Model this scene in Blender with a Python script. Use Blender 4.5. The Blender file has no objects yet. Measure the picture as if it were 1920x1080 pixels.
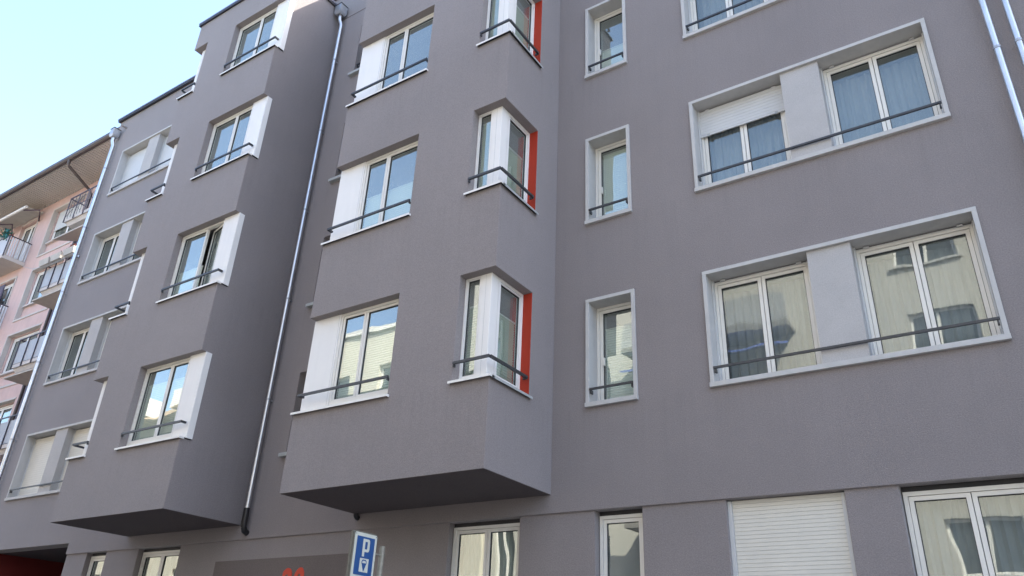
import bpy, bmesh, math, random
import numpy as np
from mathutils import Matrix, Vector
random.seed(7)
R = math.radians
S = bpy.context.scene
COL = S.collection

# ------------------------------------------------------------------ camera
cam_d = bpy.data.cameras.new('camera')
cam = bpy.data.objects.new('camera', cam_d); COL.objects.link(cam)
M = Matrix(((0.832711, 0.220248, 0.508019, 2.98648), (0.552071, -0.400727, -0.731188, -8.58427),
            (0.042534, 0.889331, -0.455282, 0.97063), (0, 0, 0, 1)))
cam.matrix_world = M
cam_d.sensor_width = 36; cam_d.lens = 27.2178
cam_d.clip_start = 0.05; cam_d.clip_end = 2000
S.camera = cam
S.render.resolution_x = 1024; S.render.resolution_y = 576

# ------------------------------------------------------------------ light
SUN = Vector((1.25, 1.0, 1.52)).normalized()          # direction towards the sun: behind the grey building
w = bpy.data.worlds.new('World'); S.world = w; w.use_nodes = True
nt = w.node_tree; nt.nodes.clear()
sky = nt.nodes.new('ShaderNodeTexSky'); sky.sky_type = 'NISHITA'; sky.sun_disc = False
sky.sun_elevation = math.asin(SUN.z); sky.sun_rotation = math.atan2(SUN.x, SUN.y)
sky.altitude = 300; sky.air_density = 1.0; sky.dust_density = 3.2; sky.ozone_density = 1.0
bg = nt.nodes.new('ShaderNodeBackground'); bg.inputs[1].default_value = 0.15
wo = nt.nodes.new('ShaderNodeOutputWorld')
nt.links.new(sky.outputs[0], bg.inputs[0]); nt.links.new(bg.outputs[0], wo.inputs[0])
sd = bpy.data.lights.new('sun', 'SUN'); sd.energy = 3.4; sd.angle = R(0.5); sd.color = (1.0, 0.93, 0.82)
sun = bpy.data.objects.new('sun', sd); COL.objects.link(sun)
sun.rotation_euler = SUN.to_track_quat('Z', 'Y').to_euler(); sun.location = (10, 20, 40)
S.view_settings.view_transform = 'Standard'; S.view_settings.look = 'None'
S.view_settings.gamma = 1; S.view_settings.use_curve_mapping = False
S.view_settings.exposure = 2.28

# ------------------------------------------------------------------ materials
MATS = {}
def principled(name, col, rough=0.6, metal=0.0, noise=0.0, nscale=4.0, bump=0.0, bscale=200.0, spec=0.5, streak=0.0, second=None, sheen=0.0):
    m = bpy.data.materials.new(name); m.use_nodes = True
    n = m.node_tree; n.nodes.clear(); L = n.links.new
    out = n.nodes.new('ShaderNodeOutputMaterial'); p = n.nodes.new('ShaderNodeBsdfPrincipled')
    p.inputs['Base Color'].default_value = (*col, 1); p.inputs['Roughness'].default_value = rough
    p.inputs['Metallic'].default_value = metal; p.inputs['Sheen Weight'].default_value = sheen; p.inputs['Sheen Roughness'].default_value = 0.4; p.inputs['Specular IOR Level'].default_value = spec
    L(p.outputs[0], out.inputs[0])
    geo = n.nodes.new('ShaderNodeNewGeometry')
    cur = None
    if noise > 0:
        t = n.nodes.new('ShaderNodeTexNoise'); t.inputs['Scale'].default_value = nscale; t.inputs['Detail'].default_value = 6
        t.inputs['Roughness'].default_value = 0.62
        L(geo.outputs['Position'], t.inputs['Vector'])
        r = n.nodes.new('ShaderNodeMapRange'); r.inputs[1].default_value = 0.3; r.inputs[2].default_value = 0.7
        r.inputs[3].default_value = 1 - noise; r.inputs[4].default_value = 1 + noise
        L(t.outputs[0], r.inputs[0]); cur = r.outputs[0]
    if streak > 0:
        mp = n.nodes.new('ShaderNodeMapping'); mp.inputs['Scale'].default_value = (9, 9, 0.5)
        L(geo.outputs['Position'], mp.inputs[0])
        t = n.nodes.new('ShaderNodeTexNoise'); t.inputs['Scale'].default_value = 1.0; t.inputs['Detail'].default_value = 4
        L(mp.outputs[0], t.inputs['Vector'])
        r = n.nodes.new('ShaderNodeMapRange'); r.inputs[1].default_value = 0.35; r.inputs[2].default_value = 0.75
        r.inputs[3].default_value = 1 + streak * 0.4; r.inputs[4].default_value = 1 - streak
        L(t.outputs[0], r.inputs[0])
        if cur:
            mm = n.nodes.new('ShaderNodeMath'); mm.operation = 'MULTIPLY'; L(cur, mm.inputs[0]); L(r.outputs[0], mm.inputs[1]); cur = mm.outputs[0]
        else: cur = r.outputs[0]
    if second:                                            # fine grain between two tones
        t = n.nodes.new('ShaderNodeTexNoise'); t.inputs['Scale'].default_value = second; t.inputs['Detail'].default_value = 2
        L(geo.outputs['Position'], t.inputs['Vector'])
        r = n.nodes.new('ShaderNodeMapRange'); r.inputs[1].default_value = 0.3; r.inputs[2].default_value = 0.7
        r.inputs[3].default_value = 0.88; r.inputs[4].default_value = 1.12
        L(t.outputs[0], r.inputs[0])
        mm = n.nodes.new('ShaderNodeMath'); mm.operation = 'MULTIPLY'; L(cur, mm.inputs[0]); L(r.outputs[0], mm.inputs[1]); cur = mm.outputs[0]
    if sheen > 0:
        sx = n.nodes.new('ShaderNodeSeparateXYZ'); L(geo.outputs['Position'], sx.inputs[0])
        def mth(op, a, b=None, cl=False):
            k = n.nodes.new('ShaderNodeMath'); k.operation = op; k.use_clamp = cl
            for i, q in enumerate((a, b)):
                if q is None: continue
                if isinstance(q, (int, float)): k.inputs[i].default_value = q
                else: L(q, k.inputs[i])
            return k.outputs[0]
        ph = mth('FRACT', mth('DIVIDE', mth('SUBTRACT', 4.228 + 28.0, sx.outputs['Z']), 2.8))      # 0 just below a row of sills
        fade = mth('POWER', mth('SUBTRACT', 1.0, mth('MULTIPLY', ph, 2.2), True), 1.5)
        mp = n.nodes.new('ShaderNodeMapping'); mp.inputs['Scale'].default_value = (14, 14, 0.7); L(geo.outputs['Position'], mp.inputs[0])
        t = n.nodes.new('ShaderNodeTexNoise'); t.inputs['Scale'].default_value = 1.0; t.inputs['Detail'].default_value = 5; L(mp.outputs[0], t.inputs['Vector'])
        r = n.nodes.new('ShaderNodeMapRange'); r.inputs[1].default_value = 0.48; r.inputs[2].default_value = 0.72; r.inputs[3].default_value = 0.0; r.inputs[4].default_value = 0.06
        L(t.outputs[0], r.inputs[0])
        cur = mth('MULTIPLY', cur, mth('SUBTRACT', 1.0, mth('MULTIPLY', fade, r.outputs[0])))
    if cur:
        vm = n.nodes.new('ShaderNodeVectorMath'); vm.operation = 'SCALE'; vm.inputs[0].default_value = col
        L(cur, vm.inputs['Scale']); L(vm.outputs[0], p.inputs['Base Color'])
    if bump > 0:
        t = n.nodes.new('ShaderNodeTexNoise'); t.inputs['Scale'].default_value = bscale; t.inputs['Detail'].default_value = 3
        L(geo.outputs['Position'], t.inputs['Vector'])
        b = n.nodes.new('ShaderNodeBump'); b.inputs['Strength'].default_value = bump; b.inputs['Distance'].default_value = 0.004
        L(t.outputs[0], b.inputs['Height']); L(b.outputs[0], p.inputs['Normal'])
    MATS[name] = m
    return m

def glass(name, tint=(0.78, 0.86, 0.82), f0=0.29, wav=0.004, wscale=1.3, veil=0.09):
    m = bpy.data.materials.new(name); m.use_nodes = True
    n = m.node_tree; n.nodes.clear(); L = n.links.new
    out = n.nodes.new('ShaderNodeOutputMaterial'); mix = n.nodes.new('ShaderNodeMixShader')
    tr = n.nodes.new('ShaderNodeBsdfTransparent'); tr.inputs[0].default_value = (*tint, 1)
    gl = n.nodes.new('ShaderNodeBsdfGlossy'); gl.inputs['Roughness'].default_value = 0.0; gl.inputs[0].default_value = (0.93, 0.99, 0.93, 1)
    geo = n.nodes.new('ShaderNodeNewGeometry')
    dt = n.nodes.new('ShaderNodeVectorMath'); dt.operation = 'DOT_PRODUCT'; L(geo.outputs['Incoming'], dt.inputs[0]); L(geo.outputs['True Normal'], dt.inputs[1])
    def mth(op, a, b=None):
        k = n.nodes.new('ShaderNodeMath'); k.operation = op; k.use_clamp = op != 'ABSOLUTE'
        if isinstance(a, float): k.inputs[0].default_value = a
        else: L(a, k.inputs[0])
        if b is not None:
            if isinstance(b, float): k.inputs[1].default_value = b
            else: L(b, k.inputs[1])
        return k.outputs[0]
    sch = mth('ADD', mth('MULTIPLY', mth('POWER', mth('SUBTRACT', 1.0, mth('ABSOLUTE', dt.outputs['Value'])), 4.0), 1 - f0), f0)
    t = n.nodes.new('ShaderNodeTexNoise'); t.inputs['Scale'].default_value = wscale; t.inputs['Detail'].default_value = 1
    L(geo.outputs['Position'], t.inputs['Vector'])
    b = n.nodes.new('ShaderNodeBump'); b.inputs['Strength'].default_value = 1.0; b.inputs['Distance'].default_value = wav
    L(t.outputs[0], b.inputs['Height']); L(b.outputs[0], gl.inputs['Normal'])
    L(sch, mix.inputs[0]); L(tr.outputs[0], mix.inputs[1]); L(gl.outputs[0], mix.inputs[2])
    df = n.nodes.new('ShaderNodeBsdfDiffuse'); df.inputs[0].default_value = (0.62, 0.70, 0.68, 1)  # pale dust film, also brightening the panes like sky glare
    m2 = n.nodes.new('ShaderNodeMixShader'); t2 = n.nodes.new('ShaderNodeTexNoise'); t2.inputs['Scale'].default_value = 2.2; t2.inputs['Detail'].default_value = 5
    L(geo.outputs['Position'], t2.inputs['Vector']); mr = n.nodes.new('ShaderNodeMapRange'); mr.inputs[1].default_value = .3; mr.inputs[2].default_value = .7; mr.inputs[3].default_value = veil; mr.inputs[4].default_value = veil + .05
    L(t2.outputs[0], mr.inputs[0]); L(mr.outputs[0], m2.inputs[0]); L(mix.outputs[0], m2.inputs[1]); L(df.outputs[0], m2.inputs[2])
    L(m2.outputs[0], out.inputs[0]); MATS[name] = m

def cloth(name, col, transp, transl=0.5):
    m = bpy.data.materials.new(name); m.use_nodes = True
    n = m.node_tree; n.nodes.clear(); L = n.links.new
    out = n.nodes.new('ShaderNodeOutputMaterial')
    d = n.nodes.new('ShaderNodeBsdfDiffuse'); d.inputs[0].default_value = (*col, 1)
    tl = n.nodes.new('ShaderNodeBsdfTranslucent'); tl.inputs[0].default_value = (*col, 1)
    tp = n.nodes.new('ShaderNodeBsdfTransparent')
    a = n.nodes.new('ShaderNodeMixShader'); a.inputs[0].default_value = transl
    b = n.nodes.new('ShaderNodeMixShader'); b.inputs[0].default_value = transp
    L(d.outputs[0], a.inputs[1]); L(tl.outputs[0], a.inputs[2]); L(a.outputs[0], b.inputs[1]); L(tp.outputs[0], b.inputs[2])
    L(b.outputs[0], out.inputs[0]); MATS[name] = m

def tiles(name, c1, c2, scale, axis_scale):               # stripes in real-space z or x (corrugation, tiles)
    m = principled(name, c1, 0.8)
    n = m.node_tree; L = n.links.new
    geo = n.nodes.new('ShaderNodeNewGeometry'); mp = n.nodes.new('ShaderNodeMapping'); mp.inputs['Scale'].default_value = axis_scale
    wv = n.nodes.new('ShaderNodeTexWave'); wv.inputs['Scale'].default_value = scale; wv.inputs['Distortion'].default_value = 0.6
    L(geo.outputs['Position'], mp.inputs[0]); L(mp.outputs[0], wv.inputs[0])
    mx = n.nodes.new('ShaderNodeMix'); mx.data_type = 'RGBA'; mx.inputs[6].default_value = (*c1, 1); mx.inputs[7].default_value = (*c2, 1)
    L(wv.outputs[0], mx.inputs[0])
    p = [k for k in n.nodes if k.type == 'BSDF_PRINCIPLED'][0]; L(mx.outputs[2], p.inputs['Base Color'])

principled('render', (0.226, 0.204, 0.203), 0.92, noise=0.06, nscale=0.5, bump=0.9, bscale=110, spec=0.15, streak=0.015, second=70, sheen=0.35)
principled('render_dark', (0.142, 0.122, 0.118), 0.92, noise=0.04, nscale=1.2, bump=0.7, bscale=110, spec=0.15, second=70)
principled('red', (0.34, 0.033, 0.015), 0.7, noise=0.05, nscale=3, bump=0.4, bscale=120, spec=0.25)
principled('passage_red_shaded', (0.13, 0.010, 0.010), 0.8, noise=0.05, nscale=3)  # red with the passage's deep shade put into its colour
principled('number_red', (0.50, 0.04, 0.015), 0.6)
principled('surround', (0.46, 0.455, 0.445), 0.75, noise=0.05, nscale=5, bump=0.25, bscale=90, spec=0.3, streak=0.06)
principled('infill', (0.41, 0.40, 0.395), 0.9, noise=0.05, nscale=3, bump=0.3, bscale=110, spec=0.15, second=90)
principled('white_panel', (0.72, 0.71, 0.69), 0.55, noise=0.02, nscale=2, streak=0.03)
principled('pvc', (0.66, 0.645, 0.60), 0.38, noise=0.03, nscale=4)
principled('gasket', (0.02, 0.02, 0.022), 0.6)
principled('sill_white', (0.72, 0.71, 0.68), 0.45, noise=0.05, nscale=6, streak=0.08)
principled('sill_grey', (0.36, 0.38, 0.38), 0.45, noise=0.05, nscale=6)
principled('rail', (0.05, 0.052, 0.056), 0.45, metal=0.3, noise=0.15, nscale=12)
principled('zinc', (0.60, 0.61, 0.62), 0.40, metal=1.0, noise=0.08, nscale=5)
principled('zinc_dull', (0.42, 0.43, 0.45), 0.5, metal=0.8, noise=0.12, nscale=9)
principled('black_plastic', (0.012, 0.012, 0.014), 0.4)
principled('coping', (0.20, 0.21, 0.26), 0.4, metal=0.5, noise=0.05)
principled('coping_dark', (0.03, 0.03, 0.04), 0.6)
principled('slat', (0.52, 0.53, 0.53), 0.5, noise=0.03, nscale=3)
principled('slat_beige', (0.60, 0.58, 0.52), 0.5, noise=0.04, nscale=2)
principled('slat_gap', (0.42, 0.41, 0.37), 0.6)
principled('blind', (0.70, 0.72, 0.66), 0.8)
principled('blind_green', (0.42, 0.47, 0.36), 0.8)
principled('interior', (0.24, 0.23, 0.21), 0.9)
principled('room_floor', (0.20, 0.15, 0.10), 0.6)
principled('asphalt', (0.055, 0.055, 0.058), 0.9, noise=0.15, nscale=2, bump=0.6, bscale=60)
principled('concrete', (0.17, 0.165, 0.16), 0.9, noise=0.1, nscale=2, bump=0.4, bscale=60)
principled('paint_white', (0.75, 0.75, 0.73), 0.6, noise=0.06)
principled('pink', (0.56, 0.41, 0.38), 0.9, noise=0.05, nscale=1.5, bump=0.5, bscale=60, spec=0.2, streak=0.06)
principled('pink_stone', (0.50, 0.46, 0.43), 0.85, noise=0.06, nscale=3)
principled('purple_brown', (0.055, 0.030, 0.048), 0.6, noise=0.1)
principled('gutter_brown', (0.075, 0.058, 0.055), 0.5, noise=0.2, nscale=5)
principled('soffit_wood', (0.47, 0.435, 0.40), 0.7, noise=0.05, nscale=1)
principled('grey_sheet', (0.36, 0.37, 0.39), 0.6, noise=0.05)
principled('bar_white', (0.62, 0.63, 0.66), 0.5)
principled('bar_dark', (0.05, 0.04, 0.055), 0.5)
principled('awning', (0.44, 0.405, 0.36), 0.85, noise=0.08, nscale=4)
principled('panel_dark', (0.10, 0.09, 0.13), 0.85, noise=0.1, nscale=3)
principled('box_grey', (0.42, 0.39, 0.35), 0.8, noise=0.1)
principled('leaf', (0.045, 0.10, 0.05), 0.6, noise=0.3, nscale=14)
principled('leaf_dry', (0.16, 0.06, 0.05), 0.8, noise=0.3, nscale=14)
principled('teal', (0.02, 0.16, 0.17), 0.6)
principled('orange', (0.60, 0.14, 0.03), 0.6)
principled('sign_blue', (0.012, 0.062, 0.20), 0.35, noise=0.04, nscale=10)
principled('sign_white', (0.46, 0.48, 0.43), 0.4, noise=0.06, nscale=14)
principled('sign_edge', (0.11, 0.105, 0.085), 0.5, noise=0.15, nscale=20)
principled('galvanised', (0.22, 0.215, 0.185), 0.55, metal=0.4, noise=0.2, nscale=18)
principled('opp_white', (0.44, 0.43, 0.395), 0.9, noise=0.04, nscale=1.0, streak=0.04)
principled('opp_cream', (0.54, 0.51, 0.44), 0.9, noise=0.04, nscale=1.0)
principled('opp_base', (0.13, 0.115, 0.10), 0.8, noise=0.1)  # ground floors darkened so less light bounces to the bay undersides
principled('opp_dark', (0.05, 0.06, 0.065), 0.12, spec=0.8)
principled('blue_awning', (0.06, 0.11, 0.40), 0.8)
tiles('roof_tile', (0.42, 0.30, 0.19), (0.30, 0.20, 0.12), 3.0, (0.2, 0.2, 3.0))
tiles('corrugated', (0.42, 0.43, 0.44), (0.20, 0.21, 0.22), 6.0, (2.0, 0.0, 0.0))
glass('glass'); glass('glass_soft', tint=(0.86, 0.90, 0.88), f0=0.17, wav=0.003, wscale=1.6, veil=0.05); glass('glass_far', tint=(0.5, 0.6, 0.6), f0=0.25, wav=0.003)
cloth('sheer', (0.46, 0.49, 0.50), 0.36, 0.3)
cloth('drape', (0.42, 0.47, 0.44), 0.10, 0.3)

# ------------------------------------------------------------------ mesh helpers
class MB:
    """collects boxes, prisms and tubes; build() links them as ONE mesh object"""
    def __init__(s, f=None): s.v = []; s.q = []; s.m = []; s.f = f or (lambda a, b, c: (a, b, c))
    def add(s, vs, fs, m=0):
        o = len(s.v); s.v += [s.f(*p) for p in vs]
        for f in fs: s.q.append([o + i for i in f]); s.m.append(m)
        return s
    def box(s, x0, x1, y0, y1, z0, z1, m=0):
        return s.add([(x0, y0, z0), (x1, y0, z0), (x1, y1, z0), (x0, y1, z0), (x0, y0, z1), (x1, y0, z1), (x1, y1, z1), (x0, y1, z1)],
                     [(0, 3, 2, 1), (4, 5, 6, 7), (0, 1, 5, 4), (1, 2, 6, 5), (2, 3, 7, 6), (3, 0, 4, 7)], m)
    def quad(s, a, b, c, d, m=0): return s.add([a, b, c, d], [(0, 1, 2, 3)], m)
    def tube(s, pts, r, n=12, m=0):
        pts = [Vector(p) for p in pts]; rings = []
        for i, p in enumerate(pts):
            d = (pts[min(i + 1, len(pts) - 1)] - pts[max(i - 1, 0)]).normalized()
            a = d.orthogonal().normalized() if i == 0 else (a - d * a.dot(d)).normalized()
            b = d.cross(a); rings.append([p + (a * math.cos(2 * math.pi * k / n) + b * math.sin(2 * math.pi * k / n)) * r for k in range(n)])
        vs = [tuple(q) for rg in rings for q in rg]; fs = []
        for i in range(len(rings) - 1):
            for k in range(n): fs.append((i * n + k, i * n + (k + 1) % n, (i + 1) * n + (k + 1) % n, (i + 1) * n + k))
        fs.append(tuple(range(n))[::-1]); fs.append(tuple((len(rings) - 1) * n + k for k in range(n)))
        return s.add(vs, fs, m)
    def build(s, name, mats, parent=None, bevel=0.0, smooth=False, recalc=True, weld=False, label=None, kind=None, cat=None, group=None):
        if isinstance(mats, str): mats = [mats]
        me = bpy.data.meshes.new(name)
        a = np.array(s.v, float); c = np.array([(a[:, 0].min() + a[:, 0].max()) / 2, (a[:, 1].min() + a[:, 1].max()) / 2, a[:, 2].min()])
        me.from_pydata([tuple(p) for p in (a - c)], [], s.q)
        for m in mats: me.materials.append(MATS[m])
        me.polygons.foreach_set('material_index', s.m)
        if smooth: me.polygons.foreach_set('use_smooth', [True] * len(s.q))
        if recalc or weld:
            bm = bmesh.new(); bm.from_mesh(me)
            if weld: bmesh.ops.remove_doubles(bm, verts=bm.verts, dist=1e-5)
            bmesh.ops.recalc_face_normals(bm, faces=bm.faces); bm.to_mesh(me); bm.free()
        if smooth:
            try: me.set_sharp_from_angle(angle=R(40))
            except Exception: pass
        o = bpy.data.objects.new(name, me); COL.objects.link(o)
        W[o.name] = Vector(c)
        if parent: o.parent = parent; o.location = Vector(c) - W[parent.name]
        else: o.location = c
        if bevel:
            b = o.modifiers.new('bevel', 'BEVEL'); b.width = bevel; b.segments = 2; b.limit_method = 'ANGLE'; b.angle_limit = R(40)
        if label: o['label'] = label
        if kind: o['kind'] = kind
        if cat: o['category'] = cat
        if group: o['group'] = group
        return o
W = {}
def empty(name, loc, label, cat, group=None):
    o = bpy.data.objects.new(name, None); COL.objects.link(o); o.location = loc; W[o.name] = Vector(loc)
    o.empty_display_size = 0.5; o['label'] = label; o['category'] = cat
    if group: o['group'] = group
    return o

def solids(solid, void, name, mats, parent, rule=None, bevel=0.0, **kw):
    """one welded shell from a list of solid boxes minus a list of empty boxes"""
    def cuts(i): return np.array(sorted({round(v, 4) for b in solid + void for v in (b[2 * i], b[2 * i + 1])}))
    X, Y, Z = cuts(0), cuts(1), cuts(2)
    lo = [min(b[2 * i] for b in solid) for i in range(3)]; hi = [max(b[2 * i + 1] for b in solid) for i in range(3)]
    X, Y, Z = [c[(c >= l - 1e-6) & (c <= h + 1e-6)] for c, l, h in zip((X, Y, Z), lo, hi)]
    cx, cy, cz = [(c[1:] + c[:-1]) / 2 for c in (X, Y, Z)]
    g = np.zeros((len(cx) + 2, len(cy) + 2, len(cz) + 2), bool)
    def put(b, val):
        ix = (cx > b[0]) & (cx < b[1]); iy = (cy > b[2]) & (cy < b[3]); iz = (cz > b[4]) & (cz < b[5])
        g[1:-1, 1:-1, 1:-1][np.ix_(ix, iy, iz)] = val
    for b in solid: put(b, True)
    for b in void: put(b, False)
    mb = MB()
    I = np.argwhere(g)
    for i, j, k in I:
        x0, x1, y0, y1, z0, z1 = X[i - 1], X[i], Y[j - 1], Y[j], Z[k - 1], Z[k]
        for nb, vs in (((i - 1, j, k), ((x0, y0, z0), (x0, y0, z1), (x0, y1, z1), (x0, y1, z0))), ((i + 1, j, k), ((x1, y0, z0), (x1, y1, z0), (x1, y1, z1), (x1, y0, z1))),
                       ((i, j - 1, k), ((x0, y0, z0), (x1, y0, z0), (x1, y0, z1), (x0, y0, z1))), ((i, j + 1, k), ((x0, y1, z0), (x0, y1, z1), (x1, y1, z1), (x1, y1, z0))),
                       ((i, j, k - 1), ((x0, y0, z0), (x0, y1, z0), (x1, y1, z0), (x1, y0, z0))), ((i, j, k + 1), ((x0, y0, z1), (x1, y0, z1), (x1, y1, z1), (x0, y1, z1)))):
            if not g[nb]:
                nrm = (nb[0] - i, nb[1] - j, nb[2] - k)
                m = rule(tuple(np.mean(vs, axis=0)), nrm) if rule else 0
                mb.add(vs, [(0, 1, 2, 3)], m)
    return mb.build(name, mats, parent, bevel=bevel, recalc=False, weld=True, **kw)

# face maps: (u along the face, d into the building, z)
def front(y): return lambda u, d, z: (u, y + d, z)
def right_side(x): return lambda u, d, z: (x - d, u, z)
def left_side(x): return lambda u, d, z: (x + d, u, z)

def window(parent, F, u0, u1, z0, z1, sashes=2, fw=0.045, sw=0.045, split=None, glassmat='glass', frame='pvc', top=0.0, label=None, ajar=None):
    """frame with sashes set at d = 0..0.06; returns the frame object, its pane a sub-part"""
    f = MB(F)
    f.box(u0, u1, 0, .07, z0, z0 + fw); f.box(u0, u1, 0, .07, z1 - fw - top, z1)
    f.box(u0, u0 + fw, 0, .07, z0 + fw, z1 - fw - top); f.box(u1 - fw, u1, 0, .07, z0 + fw, z1 - fw - top)
    a, b = u0 + fw, u1 - fw; zb, zt = z0 + fw, z1 - fw - top
    cuts = [a, b] if sashes == 1 else [a, a + (b - a) * (split or 0.5), b]
    p = MB(F)
    for i in range(len(cuts) - 1):
        s0, s1 = cuts[i] + .004, cuts[i + 1] - .004; t0, t1 = zb + .004, zt - .004; y0, y1 = .012, .062
        f.f = p.f = F
        if ajar and ajar[0] == i:              # this sash swings inwards about its outer edge
            ca, sa = math.cos(R(ajar[1])), math.sin(R(ajar[1]))
            f.f = p.f = lambda u, d, z, h=s1: F(h + (u - h) * ca + (d - .062) * sa, .066 - (u - h) * sa + (d - .062) * ca + .004, z)
        f.box(s0, s1, y0, y1, t0, t0 + sw); f.box(s0, s1, y0, y1, t1 - sw, t1)
        f.box(s0, s0 + sw, y0, y1, t0 + sw, t1 - sw); f.box(s1 - sw, s1, y0, y1, t0 + sw, t1 - sw)
        g0, g1, h0, h1 = s0 + sw, s1 - sw, t0 + sw, t1 - sw; k = .007    # black gasket round the glass
        f.box(g0, g1, .022, .05, h0, h0 + k, 1); f.box(g0, g1, .022, .05, h1 - k, h1, 1)
        f.box(g0, g0 + k, .022, .05, h0 + k, h1 - k, 1); f.box(g1 - k, g1, .022, .05, h0 + k, h1 - k, 1)
        p.quad((g0, .036, h0), (g1, .036, h0), (g1, .036, h1), (g0, .036, h1))
    fo = f.build('window', [frame, 'gasket'], parent, label=label)
    p.build('pane', glassmat, fo, recalc=False)
    return fo

def sheer(win, F, u0, u1, z0, z1, d=.16, mat='sheer', name='curtain', amp=.018, wl=.11, seed=0):
    rnd = random.Random(seed); n = max(10, int((u1 - u0) / .012)); mb = MB(F); vs = []
    ph = rnd.random() * 6
    for i in range(n + 1):
        t = i / n; u = u0 + (u1 - u0) * t
        a = amp * (math.sin(2 * math.pi * u / wl + ph + 1.3 * math.sin(u * 5 + ph)) + .45 * math.sin(2 * math.pi * u / wl * 2.3 + ph * 2))
        vs += [(u, d + a, z0), (u, d + a * .7, z1)]
    return mb.add(vs, [(2 * i, 2 * i + 2, 2 * i + 3, 2 * i + 1) for i in range(n)]).build(name, mat, win, smooth=True, recalc=False)

def pleated(win, F, u0, u1, z0, z1, d=.075, mat='blind'):
    mb = MB(F); n = int((z1 - z0) / .018); vs = []
    for i in range(n + 1):
        z = z0 + (z1 - z0) * i / n; e = d + (.006 if i % 2 else -.006); vs += [(u0, e, z), (u1, e, z)]
    mb.add(vs, [(2 * i, 2 * i + 1, 2 * i + 3, 2 * i + 2) for i in range(n)])
    mb.box(u0, u1, d - .012, d + .012, z1, z1 + .018, 1)
    return mb.build('pleated_blind', [mat, 'pvc'], win, recalc=False)

def shutter(win, F, u0, u1, z0, z1, d=-.03, mat='slat', pitch=.052):
    mb = MB(F); z = z1; i = 0
    while z > z0 + .01:
        zz = max(z0, z - pitch)
        mb.box(u0, u1, d + .004, d + .012, zz + .004, z); mb.box(u0, u1, d + .008, d + .012, zz, zz + .004, 2)
        z = zz
    mb.box(u0, u1, d - .006, d + .016, z0 - .03, z0)
    for u in (u0 + .12, u1 - .12): mb.box(u - .02, u + .02, d - .016, d + .01, z0 - .045, z0 - .01, 1)
    return mb.build('roller_shutter', [mat, 'sill_grey', 'slat_gap'], win)

# ------------------------------------------------------------------ setting
g = MB().add([(-400, -400, -.72), (400, -400, -.72), (400, 400, -.72), (-400, 400, -.72)], [(0, 1, 2, 3)]).build('ground', 'asphalt', recalc=False, kind='structure')
MB().box(-80, 40, -9.0, -3.2, -.9, -.70).build('road', 'asphalt', kind='structure')
MB().box(-80, 40, -3.18, .2, -.9, -.56).build('pavement', 'concrete', bevel=.01, kind='structure')
MB().box(-80, 40, -13.9, -9.02, -.9, -.56).build('pavement', 'concrete', bevel=.01, kind='structure')

# ------------------------------------------------------------------ the grey building
P = 2.8
GX0, GX1 = -17.62, 10.5                       # ends of the long wall
TOP = 15.60; BTOP = 15.0                      # roof edge of the wall and of the bays
DY = -1.489                                   # front of the two bays
B1L, B1R, B2L, B2R = -11.55, -8.27, -5.645, -2.216
TH = .32
grey = empty('apartment_building', ((GX0 + GX1) / 2, 3, -.6), 'grey rendered apartment block with two projecting bays and white framed windows', 'building')
def zs(k): return 4.228 + P * k               # underside of sills
def zt(k): return 5.785 + P * k               # heads

wall_solid = [(GX0, GX1, 0, TH, 2.915, TOP), (GX0, GX1, .03, TH + .03, -.6, 2.915),
              (GX0, GX0 + .3, TH, 7.5, -.6, TOP), (GX1 - .3, GX1, TH, 7.5, -.6, TOP), (GX0, GX1, 7.2, 7.5, -.6, TOP)]
wall_void = []
SUR = []                                      # x0, x1, rows
for k in range(4):
    SUR += [('wide', 0.0, 3.101, k), ('wide', -16.877, -13.776, k), ('narrow', -1.698, -0.957, k)]
for kind, x0, x1, k in SUR: wall_void.append((x0 + .02, x1 - .02, -.1, TH + .1, zs(k) + .03, zt(k) - .02))
for k in range(4): wall_void.append((-7.47, -6.55, -.1, TH + .1, zs(k) + .05, zt(k) - .05))          # slim windows between the bays
for k in range(4):                            # the rooms open into the bays
    for a, b in ((B1L, B1R), (B2L, B2R)): wall_void.append((a + TH, b - TH, -.1, TH + .1, 3.45 + P * k, 5.98 + P * k))
GW = [(-3.86, -2.70, 2, 'w'), (-1.60, -0.97, 1, 'w'), (0.05, 1.31, 1, 's'), (1.83, 3.05, 2, 'w'), (-11.13, -9.86, 2, 'w'), (-12.86, -12.18, 1, 'w')]
for a, b, n, t in GW: wall_void.append((a, b, -.1, TH + .1, 1.15, 2.915))
wall_void.append((-17.10, -13.60, -.1, 7.18, -.7, 3.13))                                              # passage at the left end
solids(wall_solid, wall_void, 'wall', ['render'], grey, bevel=.006)
MB().box(-17.3, -17.10, .03, 7.19, -.6, 3.128).box(-17.3, -17.10, .33, 7.19, 3.128, 3.3).build('passage_wall', 'passage_red_shaded', grey, label='red side wall of the open passage, shade put into its colour')
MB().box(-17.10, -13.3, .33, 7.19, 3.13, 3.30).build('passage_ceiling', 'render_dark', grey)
MB().box(-13.60, -13.3, .37, 7.19, -.6, 3.129).build('passage_partition', 'render_dark', grey)
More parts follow.
